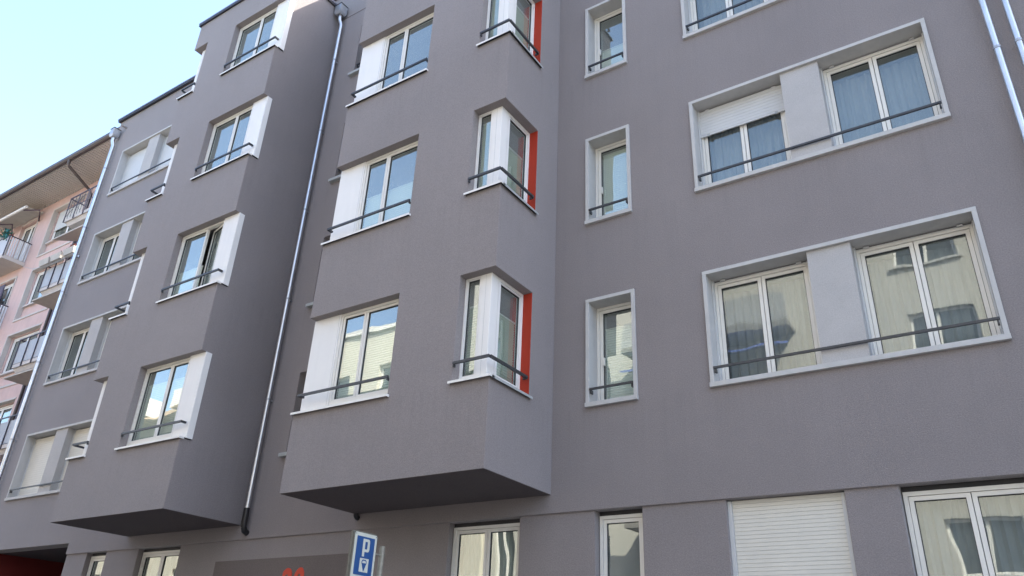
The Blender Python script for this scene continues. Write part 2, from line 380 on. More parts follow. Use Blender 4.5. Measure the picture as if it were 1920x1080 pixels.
# floors, partitions and roof
for k in range(-1, 4):
    z = 3.18 + P * k
    MB().box(-13.29 if k < 1 and k == -1 else GX0 + .31, GX1 - .31, TH + .04, 7.19, z, z + .24).build('floor_slab', ['interior'], grey)
pt = MB()
for x in (-13.1, -9.9, -6.2, -1.9, -0.6, 3.6, 7.0): pt.box(x - .06, x + .06, TH + .04, 7.19, -.6, 3.17).box(x - .06, x + .06, TH + .04, 7.19, 3.43, 15.3)
pt.box(-13.0, GX1 - .31, 4.2, 4.3, -.6, 3.17); pt.box(GX0 + .31, GX1 - .31, 4.2, 4.3, 3.43, 15.3)
pt.build('partition', 'interior', grey)
MB().box(GX0 + .3, GX1 - .3, TH, 7.2, 15.31, 15.5).build('roof', 'concrete', grey)
cp = MB(); cp.box(GX0 - .06, GX1 + .06, -.09, .42, TOP + .004, TOP + .05); cp.box(GX0 - .05, GX1 + .05, -.075, -.004, TOP - .06, TOP + .003, 1)
cp.box(GX0 - .055, GX0 - .004, .0, 7.5, TOP - .05, TOP + .003, 1)
cp.build('roof_edge', ['coping', 'coping_dark'], grey)
# small reveal line in the render between the bays
MB().box(B1R + .01, B2L - .01, -.006, -.0005, 14.66, 14.672).build('render_joint', 'render_dark', grey)

# --- bays
def make_bay(a, b, corner_right):
    """corner_right: the post window is at the right corner and the panel window at the left one"""
    y = DY; inner = (a + TH, b - TH, y + TH, TH, 0, 0)
    sol = [(a, b, y, -.0005, 3.147, BTOP)]
    voi = []
    for k in range(4):
        voi.append((a + TH, b - TH, y + TH, .1, 3.45 + P * k, 5.98 + P * k))
        z0, z1 = zs(k) + .04, zt(k)
        if corner_right:
            voi += [(b - .575, b + .1, y - .1, y + TH + .01, z0, z1), (b - TH - .01, b + .1, y - .1, -.60, z0, z1)]
            voi += [(a + TH, -3.857, y - .1, y + TH + .01, z0, z1), (a - .1, a + TH + .01, y - .1, y + .2625, z0, z1)]
        else:
            voi += [(a - .1, a + .51, y - .1, y + TH + .01, z0, z1), (a - .1, a + TH + .01, y - .1, -.60, z0, z1)]
            voi += [(-10.019, b - TH, y - .1, y + TH + .01, z0, z1), (b - TH - .01, b + .1, y - .1, y + .2125, z0, z1)]
    def rule(c, n):
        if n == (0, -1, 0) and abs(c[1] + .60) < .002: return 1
        if n == (0, 0, -1) and c[2] < 3.2: return 2  # bay underside in a darker tone, its shade put into the colour
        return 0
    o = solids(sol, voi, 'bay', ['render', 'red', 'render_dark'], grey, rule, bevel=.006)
    cp = MB(); zz = BTOP
    cp.box(a - .05, b + .05, y - .05, -.001, zz + .004, zz + .045)
    cp.box(a - .045, b + .045, y - .045, y - .004, zz - .055, zz + .003, 1)
    cp.box(a - .045, a - .004, y - .003, -.002, zz - .055, zz + .003, 1); cp.box(b + .004, b + .045, y - .003, -.002, zz - .055, zz + .003, 1)
    cp.build('roof_edge', ['coping', 'coping_dark'], o)
    return o
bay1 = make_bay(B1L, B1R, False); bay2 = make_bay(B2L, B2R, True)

def sill_sheet(x0, x1, y0, y1, z, mat, win, lip='y', label=None, h=.033):
    m = MB(); t = .004
    m.box(x0, x1, y0, y1, z + h - t, z + h)
    m.box(x0 + .006, x1 - .006, y0 + .006, y1 - .006, z + h - t - .004, z + h - t - .0006, 1)  # dark underlay stands in for the shadow below the sheet
    if lip == 'y': m.box(x0, x1, y0, y0 + t, z, z + h - t - .0005)
    elif lip == '+x': m.box(x1 - t, x1, y0, y1, z, z + h - t - .0005)
    else: m.box(x0, x0 + t, y0, y1, z, z + h - t - .0005)
    if lip == 'y':
        m.box(x0, x0 + t, y0 + t + .0005, y0 + .1, z, z + h - t - .0005); m.box(x1 - t, x1, y0 + t + .0005, y0 + .1, z, z + h - t - .0005)
    return m.build('sill', [mat, 'coping_dark'], win, label=label)

def corner_window(a_or_b, right, k):
    """window wrapping the outer corner of a bay, with a white post on the corner and the red jamb"""
    s = 1 if right else -1; c = a_or_b; z0, z1 = zs(k) + .04, zt(k)
    X = lambda v: c - s * v                    # v = distance in from the corner
    def fx(u, d, z): return (X(u), DY + .135 + d, z)          # front part, u measured from the corner inwards
    def fs(u, d, z): return (X(.145 + d), u, z)               # side part
    wdt = .575 if right else .51
    w = window(grey, fx, .315, wdt - .002, z0 + .09, z1 - .002, 1, fw=.022, sw=.012, frame='white_panel')
    w2 = window(w, fs, -1.195, -.602, z0 + .09, z1 - .002, 1, fw=.045, sw=.02, frame='white_panel')
    post = MB(); xa, xb = sorted((X(.145), X(.313)))
    post.box(xa, xb, DY + .13, -1.198, z0 + .02, z1 - .002).build('corner_post', 'white_panel', w, bevel=.004)
    xs = X(.235); MB().box(xs - .0015, xs + .0015, DY + .1285, DY + .1296, z0 + .03, z1 - .01).build('panel_joint', 'sill_grey', w)
    under = MB(); xa, xb = sorted((X(.16), X(wdt - .003)))
    under.box(xa, xb, DY + .15, DY + .21, z0 + .02, z0 + .089); xa, xb = sorted((X(.16), X(.22)))
    under.box(xa, xb, -1.195, -.603, z0 + .02, z0 + .089).build('sill_profile', 'white_panel', w)
    xa, xb = sorted((X(wdt + .025), X(-.045)))
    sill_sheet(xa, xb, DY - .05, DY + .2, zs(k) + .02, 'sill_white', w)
    xa, xb = sorted((X(.2), X(-.045)))
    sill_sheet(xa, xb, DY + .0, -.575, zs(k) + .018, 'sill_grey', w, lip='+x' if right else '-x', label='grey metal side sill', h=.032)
    r = .016; y = DY - .012; z = zs(k) + .30; mb = MB()
    mb.box(*sorted((X(wdt - .01), X(.005))), y - r, y + r, z - r, z + r)
    mb.box(*sorted((X(.005 - r), X(.005 + r))), y + r, -.655, z - r - .001, z + r + .001)
    mb.box(*sorted((X(wdt - .012), X(wdt - .03))), y - .01, DY + .02, z - .05, z - r)
    mb.box(*sorted((X(-.005), X(.06))), -.675, -.655, z - .03, z + .01)
    mb.build('guard_rail', 'rail', w)
    h = {0: .70, 1: .66, 2: .74, 3: .6}[k]
    zb0, zb1 = z0 + .12, z1 - .05; H = zb1 - zb0
    pleated(w, fx, .32, wdt - .03, zb0, zb0 + H * (.74 if k == 0 else .93), d=.09, mat='blind_green')
    pleated(w2, fs, -1.14, -.66, zb0, zb0 + H * h, d=.09, mat='blind_green')
for k in range(4):
    corner_window(B2R, True, k); corner_window(B1L, False, k)

def panel_window(u_corner, u_end, s, k, split, blind, tilt=False):
    """window at the outer corner of a bay beside a white panel that turns the corner; s = direction from corner inwards"""
    z0, z1 = zs(k) + .04, zt(k); c = u_corner
    pw = .545 if s > 0 else .43               # width of the white panel
    a, b = sorted((c + s * pw, u_end - s * .002))
    F = front(DY + .13)
    w = window(grey, F, a, b, z0 + .09, z1 - .002, 2, fw=.04, sw=.038, split=split, ajar=(1, 13) if tilt else None, label='white window with its right sash standing ajar' if tilt else None)
    MB(F).box(a, b, .01, .07, z0 + .02, z0 + .089).build('sill_profile', 'pvc', w)
    off = .012 if s > 0 else -.002
    depth = .262 if s > 0 else .212
    mb = MB(); x0, x1 = sorted((c - s * .012, c + s * (pw - .002)))
    mb.box(x0, x1, DY + .095 if s < 0 else DY + .12, DY + depth, z0 + .02, z1 - .002)
    mb.build('corner_panel', 'white_panel', w, bevel=.003)
    xj = c + s * (pw - .03); yj = DY + (.12 if s > 0 else .095)
    MB().box(xj - .0015, xj + .0015, yj - .0016, yj - .0003, z0 + .03, z1 - .01).build('panel_joint', 'sill_grey', w)
    sl = MB(); x0, x1 = sorted((c - s * (-.11 if s > 0 else .03), u_end + s * (.035 if s > 0 else .02)))
    if s > 0: x0 = c - .005
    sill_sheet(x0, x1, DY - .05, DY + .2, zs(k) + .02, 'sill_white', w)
    r = .016; y = DY - .012; z = zs(k) + .31; mb = MB()
    x0, x1 = sorted((c + s * .05, u_end - s * .01))
    mb.box(x0, x1, y - r, y + r, z - r, z + r)
    mb.box(*sorted((c + s * .05, c + s * .085)), y + r, y + .09, z - r, z + r)
    mb.box(*sorted((u_end - s * .012, u_end - s * .03)), y - .01, DY + .02, z - .05, z - r)
    mb.build('guard_rail', 'rail', w)
    H = z1 - z0 - .2
    if tilt: sheer(w, F, a + (b - a) * split, b - .03, z0 + .12, z1 - .08, d=.30, seed=9)
    if blind: pleated(w, F, a + .06, (a + (b - a) * split - .02) if tilt else b - .06, z0 + .14, z0 + .14 + H * blind, d=.10, mat='blind')
    return w
blinds2 = [.78, .50, 0, .3]; blinds1 = [.80, .42, .0, .25]
for k in range(4):
    panel_window(B2L, -3.857, 1, k, .40, blinds2[k]); panel_window(B1R, -10.019, -1, k, .60, blinds1[k], tilt=(k == 1))

# --- framed windows on the wall
def surround(parent, x0, x1, k, proud=.03, t=.05):
    z0, z1 = zs(k), zt(k) + .012; mb = MB()
    mb.box(x0, x0 + t, -proud, .275, z0 + .062, z1 - t); mb.box(x1 - t, x1, -proud, .275, z0 + .062, z1 - t)
    mb.box(x0, x1, -proud, .275, z1 - t, z1)
    mb.box(x0 - .004, x1 + .004, -proud - .02, .275, z0, z0 + .06)
    return mb.build('window_surround', 'surround', parent, bevel=.003)
def bar(parent, x0, x1, z, y=-.02):
    mb = MB(); r = .0135
    mb.box(x0, x1, y - r, y + r, z - r, z + r)
    for x in (x0 + .01, x1 - .03): mb.box(x, x + .02, y - .004, y + .05, z - .06, z - r)
    return mb.build('guard_rail', 'rail', parent)
F = front(.21)
for kind, x0, x1, k in SUR:
    sr = surround(grey, x0, x1, k); z0, z1 = zs(k) + .06, zt(k) + .012 - .05
    if kind == 'wide':
        bar(sr, x0 + .052, x1 - .052, zs(k) + .245)
        p0, p1 = x0 + 1.295, x0 + 1.79
        MB().box(p0, p1, .012, .30, z0 + .001, z1 - .001).build('infill_panel', 'infill', sr)
        left = x0 < -10
        for i, (a, b) in enumerate(((x0 + .052, p0 - .002), (p1 + .002, x1 - .052))):
            # guide rails and the slot of the roller shutter
            wd = window(grey, F, a + .022, b - .022, z0 + .001, z1 - .034, 2, fw=.034, sw=.043, glassmat='glass_soft')
            gr = MB(F)
            gr.box(a, a + .02, -.045, .05, z0 + .001, z1 - .001); gr.box(b - .02, b, -.045, .05, z0 + .001, z1 - .001)
            gr.box(a + .021, b - .021, .012, .06, z1 - .027, z1 - .012); gr.box(a + .021, b - .021, .02, .06, z1 - .011, z1 - .001, 1); gr.box(a + .021, b - .021, .02, .06, z1 - .033, z1 - .028, 1)
            for u in (a + .14, b - .14): gr.box(u - .03, u + .03, -.025, -.005, z1 - .03, z1 - .012)
            gr.build('shutter_guide', ['slat', 'gasket'], wd)
            H = z1 - z0
            drop = 0
            if not left: drop = {(1, 0): .30, (2, 0): .13}.get((k, i), 0)
            else: drop = {(0, 0): .97, (0, 1): .97, (3, 0): .97, (3, 1): .97}.get((k, i), 0)
            if drop:
                shutter(wd, F, a + .021, b - .021, z1 - .03 - (H - .04) * drop + (.03 if drop > .9 else 0), z1 - .03, mat='slat_beige' if (left and k == 0) else 'slat')
            if drop < .9:
                sheer(wd, F, a + .06, b - .06, z0 + .02, z1 - .10, d=.26, seed=k * 7 + i + (40 if left else 0), amp=.022, wl=.13)
    else:
        bar(sr, x0 + .055, x1 - .055, zs(k) + .245)
        wd = window(grey, F, x0 + .052, x1 - .052, z0 + .001, z1 - .003, 1, fw=.04, sw=.045)
        hd = MB(F); hd.box(x0 + .155, x0 + .172, -.02, .012, z0 + .58, z0 + .69).build('handle', 'pvc', wd)
        H = z1 - z0; pleated(wd, F, x0 + .15, x1 - .15, z0 + .10, z0 + .10 + (H - .2) * [.82, .97, .48, .8][k], d=.085, mat='blind')
for k in range(4):                             # slim windows between the bays
    wd = window(grey, front(.2), -7.46, -6.56, zs(k) + .10, zt(k) - .052, 1)
    MB().box(-7.545, -6.50, -.09, .199, zs(k) - .015, zs(k) + .047).build('sill', 'sill_grey', wd, bevel=.003)
    bar(wd, -7.44, -6.58, zs(k) + .32, y=.02)
# ground floor
for a, b, n, t in GW:
    F2 = front(.13); z0, z1 = 1.17, 2.86
    wd = window(grey, F2, a + .012, b - .012, z0, z1, n, fw=.042, sw=.043, top=.0, glassmat='glass_soft' if a > 1 else 'glass')
    MB(F2).box(a + .012, b - .012, .01, .075, z1 + .002, 2.914).build('head_profile', 'gasket', wd)
    MB(F2).box(a + .002, b - .002, -.14, -.002, z0 - .05, z0 - .005).build('sill', 'sill_grey', wd)
    if t == 's':
        gd = MB(F2); gd.box(a + .001, a + .045, -.05, -.001, z0, 2.9); gd.box(b - .045, b - .001, -.05, -.001, z0, 2.9); gd.build('shutter_guide', 'slat', wd)
        shutter(wd, F2, a + .047, b - .047, z0, 2.905, mat='slat_beige', pitch=.042)
    elif n == 2 and a > -5:
        sheer(wd, F2, a + .08, b - .08, z0, z1 - .06, d=.17, mat='sheer' if a > 0 else 'drape', seed=int(a * 10) + 60)
    elif a > -5: pass
    else: sheer(wd, F2, a + .08, a + (b - a) * .55, z0, z1 - .06, d=.2, mat='drape', seed=3)
# the darker panel with the house number
pn = MB().box(-8.79, -5.35, .026, .0285, 1.0, 2.592).build('number_field', 'render_dark', grey)
def text_mesh(s, size, name, mat, parent, loc, rot, shear=0.0, ext=.004, off=0.0, spacing=1.0, sx=1.0):
    c = bpy.data.curves.new(name, 'FONT'); c.body = s; c.size = size; c.shear = shear; c.extrude = ext; c.offset = off; c.space_character = spacing; c.resolution_u = 6
    o = bpy.data.objects.new(name, c); COL.objects.link(o)
    dg = bpy.context.evaluated_depsgraph_get(); me = bpy.data.meshes.new_from_object(o.evaluated_get(dg))
    bpy.data.objects.remove(o); bpy.data.curves.remove(c)
    q = Matrix.Rotation(rot[2], 4, 'Z') @ Matrix.Rotation(rot[0], 4, 'X') @ Matrix.Diagonal((sx, 1, 1, 1))
    me.transform(q); me.materials.clear(); me.materials.append(MATS[mat])
    o = bpy.data.objects.new(name, me); COL.objects.link(o); o.parent = parent; o.location = Vector(loc) - W[parent.name]; W[o.name] = Vector(loc)
    return o
text_mesh('20', .66, 'house_number', 'number_red', grey, (-7.14, .022, 1.958), (R(90), 0, 0), shear=.22, off=.014, sx=.78)

# --- rain pipes
def pipe(x, y, r, ztop, zbot, mat='zinc', hopper=True, shoe=True):
    mb = MB(); pts = [(x, y, zbot)]
    if hopper: pts += [(x, y, ztop - .45), (x - .01, y, ztop - .38), (x - .04, y - .04, ztop - .25), (x - .04, y - .04, ztop - .12)]
    else: pts += [(x, y, ztop)]
    mb.tube(pts, r, 16)
    z = zbot + 2.2
    while z < ztop - 1:
        mb.tube([(x, y, z), (x, y, z + .035)], r + .006, 16, 1); mb.box(x - .008, x + .008, y, -.001, z + .005, z + .03, 1); z += 2.0
    o = mb.build('downpipe', [mat, 'zinc_dull'], grey, smooth=True)
    if hopper:
        h = MB(); hx = x - .04; hy = y - .05; a = .10; b = .075; zt_, zb_ = ztop + .14, ztop - .13
        h.add([(hx - b, hy - b, zb_), (hx + b, hy - b, zb_), (hx + b, hy + b, zb_), (hx - b, hy + b, zb_),
               (hx - a, hy - a, zb_ + .06), (hx + a, hy - a, zb_ + .06), (hx + a, hy + a, zb_ + .06), (hx - a, hy + a, zb_ + .06),
               (hx - a, hy - a, zt_), (hx + a, hy - a, zt_), (hx + a, hy + a, zt_), (hx - a, hy + a, zt_)],
              [(0, 3, 2, 1)] + [(i, (i + 1) % 4, (i + 1) % 4 + 4, i + 4) for i in range(4)] + [(i + 4, (i + 1) % 4 + 4, (i + 1) % 4 + 8, i + 8) for i in range(4)] + [(8, 9, 10, 11)])
        h.box(hx - a - .01, hx + a + .01, hy - a - .01, hy + a + .01, zt_ + .001, zt_ + .02, 1)
        h.build('hopper', ['zinc_dull', 'coping_dark'], o)
    if shoe:
        s = MB(); s.tube([(x, y, zbot + .32), (x, y, zbot + .02), (x, y + .03, zbot - .04), (x, -.001, zbot - .07)], r + .008, 14)
        s.build('pipe_shoe', 'black_plastic', o, smooth=True)
    return o
pipe(-8.075, -.10, .042, 14.78, 3.08)
pipe(-17.40, -.10, .050, 14.95, -.5, shoe=False)
pipe(3.717, -.10, .036, 15.5, -.5, hopper=False, shoe=False)
pipe(3.93, -.10, .034, 15.5, -.5, hopper=False, shoe=False)
MB().tube([(-5.58, -.06, 3.145), (-5.58, -.05, 3.11), (-5.58, -.03, 3.09), (-5.58, -.001, 3.085)], .038, 12).build('pipe_shoe', 'black_plastic', grey, smooth=True)
MB().tube([(-17.15, -.001, 15.16), (-17.22, -.12, 15.2)], .03, 10).build('overflow_pipe', 'render', grey, smooth=True)

# ------------------------------------------------------------------ pink building on the left
PW = 2.8; PX1 = -21.0; PP = 2.77; PT = 17.70
pink = empty('apartment_building', (-34, 6, -.6), 'pink apartment house with deep boarded eaves and small balconies beyond the grey one', 'building')
sol = [(-52, PX1, PW, PW + .4, -.6, PT), (-52, -51.7, PW, 14, -.6, PT), (PX1 - .3, PX1, PW, 14, -.6, PT), (-52, PX1, 13.7, 14, -.6, PT)]
voi = []; NZ = []
for k in range(6):
    zt_ = 17.16 - PP * k; NZ.append(zt_)
    sol.append((-29.1, PX1, PW, PW + .5, zt_ - 2.4, zt_ + .3))
    voi.append((-27.49, -25.14, PW - .1, PW + .16, zt_ - 2.12, zt_))          # tall niche
    voi.append((-27.40, -25.24, PW + .1, PW + .6, zt_ - 1.50, zt_ - .04))     # window in it
    voi.append((-30.05, -28.72, PW - .1, PW + .6, zt_ - 2.25, zt_ - .02))     # balcony door
    voi.append((-36.0, -30.6, PW - .1, PW + .6, zt_ - 2.25, zt_ - .1))        # loggia
for k in range(6): voi.append((-34, -32, PW - .1, PW + .1, NZ[k] - 2.5, NZ[k] - 2.4))
solids(sol, voi[:-6], 'wall', ['pink'], pink)
lg = MB()
for k in range(6):
    lg.box(-36.2, -30.4, PW + 1.2, PW + 1.3, NZ[k] - 2.4, NZ[k] + .1)
    lg.box(-51.6, PX1 - .31, PW + .51, 13.6, NZ[k] + .11, NZ[k] + .3)
lg.build('floor_slab', 'pink_stone', pink)
MB().box(-51.6, PX1 - .31, 5.0, 5.1, -.6, PT - .1).build('partition', 'interior', pink)
for k in range(6):
    z = NZ[k]
    tr = MB(); tr.box(-27.54, -27.485, PW - .02, PW + .155, z - 2.12, z - .006); tr.box(-27.54, -25.10, PW - .02, PW + .155, z - .005, z + .06)
    tr.box(-27.54, -25.10, PW - .03, PW + .155, z - 2.19, z - 2.115)
    tr.build('window_niche', 'pink_stone', pink)
    wd = window(pink, front(PW + .20), -27.38, -25.26, z - 1.48, z - .05, 2, fw=.06, sw=.06, split=.5, glassmat='glass_far', frame='white_panel')
    MB().box(-27.42, -25.2, PW + .06, PW + .19, z - 1.56, z - 1.50).build('sill', 'pink_stone', wd)
    if k == 0: MB().box(-27.35, -25.3, PW + .17, PW + .19, z - .95, z - .06).build('roller_shutter', 'slat', wd)
    wd = window(pink, front(PW + .12), -30.03, -28.74, z - 2.2, z - .05, 2, fw=.06, sw=.07, glassmat='glass_far', frame='white_panel')
    fr = MB(); fr.box(-28.72, -28.64, PW - .03, PW + .1, z - 2.25, z); fr.box(-30.13, -28.64, PW - .03, PW + .1, z + .001, z + .07); fr.build('door_surround', 'pink_stone', wd)
# small balconies in front of the niche windows
for k in range(6):
    z = NZ[k] - 2.28; x0, x1, y = -23.75, PX1 - .1, 1.80
    sl = MB(); sl.box(x0, x1, y, PW - .001, z, z + .12)
    sl.add([(x0 + .12, y + .12, z - .14), (x1, y + .12, z - .14), (x1, PW - .002, z - .14), (x0 + .12, PW - .002, z - .14), (x0 + .05, y + .05, z - .002), (x1, y + .05, z - .002), (x1, PW - .002, z - .002), (x0 + .05, PW - .002, z - .002)],
           [(0, 3, 2, 1), (4, 5, 6, 7), (0, 1, 5, 4), (1, 2, 6, 5), (2, 3, 7, 6), (3, 0, 4, 7)])
    b = sl.build('balcony', 'pink_stone', pink)
    rl = MB(); zb, zt2 = z + .10, z + .98
    if k == 0:
        for i in range(14): rl.box(x0 + i * .2, x0 + i * .2 + .012, y - .03, y - .015, zb, zt2, 1)
        rl.box(x0, x1, y - .034, y - .014, zb + .42, zb + .44, 1)
        rl.tube([(x0 + .1, y - .03, zb + .1), (x0 + 1.0, y - .03, zt2 - .1)], .008, 6, 1); rl.tube([(x0 + 1.0, y - .03, zb + .1), (x0 + .1, y - .03, zt2 - .1)], .008, 6, 1)
    else:
        rl.box(x0 + .03, x1, y, y + .015, zb + .04, zt2 - .12, 0); rl.box(x0, x0 + .015, y + .02, PW - .02, zb + .04, zt2 - .12, 0)
    for i in range(5): rl.box(x0 + i * .62, x0 + i * .62 + .03, y - .035, y - .004, zb - .12, zt2, 1)
    rl.box(x0 - .02, x1, y - .035, y - .002, zt2, zt2 + .035, 1); rl.box(x0 - .02, x0 + .015, y, PW, zt2, zt2 + .035, 1)
    rl.build('balcony_rail', ['grey_sheet', 'bar_dark'], b)
# larger balconies with white bars
for k in range(6):
    z = NZ[k] - 2.32; x0, x1, y = -33.5, -28.44, 1.95
    sl = MB(); sl.box(x0, x1, y, PW - .001, z, z + .16); b = sl.build('balcony', 'pink_stone', pink)
    rl = MB(); zb, zt2 = z + .18, z + .98
    n = int((x1 - x0) / .10)
    for i in range(n): rl.box(x0 + i * .1, x0 + i * .1 + .045, y + .01, y + .03, zb, zt2)
    for i in range(9): rl.box(x1 - .03, x1 - .01, y + .02 + i * .095, y + .065 + i * .095, zb, zt2)
    rl.box(x0, x1, y, y + .04, zt2 + .001, zt2 + .04, 1); rl.box(x1 - .04, x1, y + .041, PW - .01, zt2 + .001, zt2 + .04, 1)
    rl.box(x1 - .03, x1 + .005, y - .005, y + .03, zb - .1, zt2 + .05, 1)
    rl.build('balcony_rail', ['bar_white', 'bar_dark'], b)
# eaves, gutter, pipe
ev = MB(); ev.box(-53, PX1 + .3, 1.56, PW - .001, 17.66, 17.70)
n = int((PX1 + .3 + 53) / .16)
for i in range(n): ev.box(-53 + i * .16, -53 + i * .16 + .13, 1.58, PW - .03, 17.640, 17.659)
so = ev.build('soffit', 'soffit_wood', pink)
dn = MB()
for i in range(n): dn.box(-53 + i * .16 + .02, -53 + i * .16 + .1, PW - .05, PW - .002, 17.60, 17.638)
dn.build('soffit_trim', 'surround', so)
rf = MB(); rf.add([(-53, 1.55, 17.72), (PX1 + .3, 1.55, 17.72), (PX1 + .3, 8.4, 20.6), (-53, 8.4, 20.6), (-53, 15.2, 17.72), (PX1 + .3, 15.2, 17.72)],
                  [(0, 1, 2, 3), (3, 2, 5, 4), (0, 3, 4), (1, 5, 2), (0, 4, 5, 1)])
rfo = rf.build('roof', 'roof_tile', pink)
gt = MB(); ys = [(1.56, 17.74), (1.555, 17.66), (1.51, 17.615), (1.45, 17.615), (1.405, 17.66), (1.40, 17.76)]
gt.add([(x, a, b) for x in (-53, PX1 + .35) for a, b in ys], [(i, i + 1, i + 7, i + 6) for i in range(5)])
g2 = gt.build('gutter', 'gutter_brown', rfo, recalc=False)
sm = g2.modifiers.new('solid', 'SOLIDIFY'); sm.thickness = .012
dp = MB(); dp.tube([(-24.30, 1.48, 17.64), (-24.30, 1.49, 17.46), (-24.31, 1.53, 17.38), (-24.56, 2.60, 17.02), (-24.60, 2.70, 16.92), (-24.60, 2.71, 16.8), (-24.60, 2.71, -.5)], .055, 12)
dp.build('downpipe', 'gutter_brown', pink, smooth=True)
MB().box(-24.45, -23.9, PW - .10, PW - .001, -.5, 17.0).build('corner_strip', 'purple_brown', pink)
# awnings, and a dark sheet on one balcony
aw = MB(); aw.add([(-30.9, 2.72, 17.30), (-28.3, 2.72, 17.30), (-28.3, 2.1, 17.20), (-30.9, 2.1, 17.20), (-30.9, 2.72, 17.22), (-28.3, 2.72, 17.22), (-28.3, 2.08, 17.12), (-30.9, 2.08, 17.12)],
                  [(0, 1, 2, 3), (4, 7, 6, 5), (0, 4, 5, 1), (3, 2, 6, 7), (0, 3, 7, 4), (1, 5, 6, 2)])
awo = aw.build('awning', 'awning', pink)
MB().tube([(-30.95, 2.06, 17.17), (-28.25, 2.06, 17.17)], .06, 10).build('awning_bar', 'white_panel', awo, smooth=True)
for x in (-30.8, -28.6): MB().tube([(x, 2.78, 17.0), (x + .8, 2.4, 17.05), (x + .1, 2.1, 17.1)], .03, 8).build('awning_arm', 'purple_brown', awo)
MB().box(-31.6, -28.9, 2.55, 2.6, NZ[1] - 2.0, NZ[1] - .35).build('awning', 'panel_dark', pink, label='dark upright sheet behind the balcony rail')  # flat dark sheet between the balcony rail and the wall
ap = MB()
ap.add([(-23.75, 2.72, 14.62), (-21.4, 2.72, 14.62), (-21.4, 1.7, 14.2), (-23.9, 1.7, 14.2), (-23.75, 2.72, 14.57), (-21.4, 2.72, 14.57), (-21.4, 1.7, 14.15), (-23.9, 1.7, 14.15)],
       [(0, 1, 2, 3), (4, 7, 6, 5), (0, 4, 5, 1), (3, 2, 6, 7), (0, 3, 7, 4), (1, 5, 6, 2)])
ap.build('awning', 'awning', pink, label='beige awning folded under the top balcony')
for k in (1, 2):
    a2 = MB(); z = NZ[k] - 2.62
    a2.box(-23.9, -21.3, 1.75, 2.7, z, z + .05).build('awning', 'awning', pink)

# planters on the middle balcony, plants and washing on the top one
def tuft(mb, cx, cy, cz, n, r, h, m=0):
    for i in range(n):
        a = random.random() * 6.28; rr = r * random.random(); x, y = cx + rr * math.cos(a), cy + rr * math.sin(a); z = cz + random.random() * h
        s = .035 + .04 * random.random(); v = Vector((random.uniform(-1, 1), random.uniform(-1, 1), random.uniform(-.3, 1))).normalized() * s; u = v.orthogonal().normalized() * s * .6
        p = Vector((x, y, z)); mb.add([tuple(p - v), tuple(p + u), tuple(p + v), tuple(p - u)], [(0, 1, 2, 3)], m)
lab = ['left grey flower box hung on the middle balcony rail of the pink house', 'middle grey flower box hung on the balcony rail of the pink house', 'right grey flower box with dry red plants on the pink house balcony']
zr_ = NZ[1] - 2.28 + .98
for i, x in enumerate((-23.85, -23.1, -22.3)):
    bx = empty('flower_box', (x + .3, 1.6, zr_ - .1), lab[i], 'flower box', 'flower boxes on the middle balcony')
    mb = MB(); mb.add([(x + .04, 1.56, zr_ - .1), (x + .62, 1.56, zr_ - .1), (x + .62, 1.72, zr_ - .1), (x + .04, 1.72, zr_ - .1), (x, 1.52, zr_ + .12), (x + .66, 1.52, zr_ + .12), (x + .66, 1.76, zr_ + .12), (x, 1.76, zr_ + .12)],
                      [(0, 3, 2, 1), (4, 5, 6, 7), (0, 1, 5, 4), (1, 2, 6, 5), (2, 3, 7, 6), (3, 0, 4, 7)])
    mb.build('trough', 'box_grey', bx)
    t = MB(); 
    for q in range(5): tuft(t, x + .08 + q * .12, 1.64, zr_ + .12, 10 if i == 2 else 4, .08, .16 if i == 2 else .05)
    t.build('plants', 'leaf_dry', bx, recalc=False)
zb_ = NZ[0] - 2.32 + 1.02
pots = [(-29.9, 'pale green pot at the left on the white balcony rail'), (-29.55, 'pale green pot beside the first one on the white balcony rail')]
for x, l in pots:
    e = empty('plant_pot', (x, 1.97, zb_), l, 'plant pot', 'pots on the white balcony')
    MB().tube([(x, 1.97, zb_), (x, 1.97, zb_ + .02), (x, 1.97, zb_ + .24)], .13, 14).build('pot', 'blind', e, smooth=True)
    t = MB(); tuft(t, x, 1.97, zb_ + .24, 18, .12, .10); t.build('plants', 'leaf', e, recalc=False)
e = empty('plant', (-28.95, 2.0, zb_), 'teal and dark green bunch of plants hanging over the white balcony corner', 'plant')
t = MB()
for x, z, m, n in ((-29.15, .25, 0, 60), (-28.95, .2, 1, 50), (-28.8, .05, 0, 60), (-28.65, -.05, 1, 30)): tuft(t, x, 1.98, zb_ + z - .15, n, .17, .38, m)
t.build('foliage', ['leaf', 'teal'], e, recalc=False)
t = MB(); tuft(t, -28.52, 2.05, zb_ - .1, 26, .09, .16); t.build('flowers', 'orange', e, recalc=False)
# thin cable between the two houses
cb = empty('cable', (-23, 1.3, 13.0), 'thin grey cable strung from the pink house to a hook on the grey one', 'cable')
A_, B_ = Vector((-28.6, 2.79, 14.9)), Vector((-17.60, -.12, 10.93)); pts = []
for i in range(17):
    t_ = i / 16; p = A_.lerp(B_, t_); p.z -= .25 * 4 * t_ * (1 - t_); pts.append(tuple(p))
MB().tube(pts, .008, 6).build('wire', 'grey_sheet', cb)
MB().tube([tuple(B_), (-17.5, -.06, 10.9), (-17.45, -.001, 10.88)], .018, 8).tube([(-17.38, -.03, 10.80), (-17.38, -.03, 10.86)], .04, 8).build('hook', 'zinc_dull', cb)

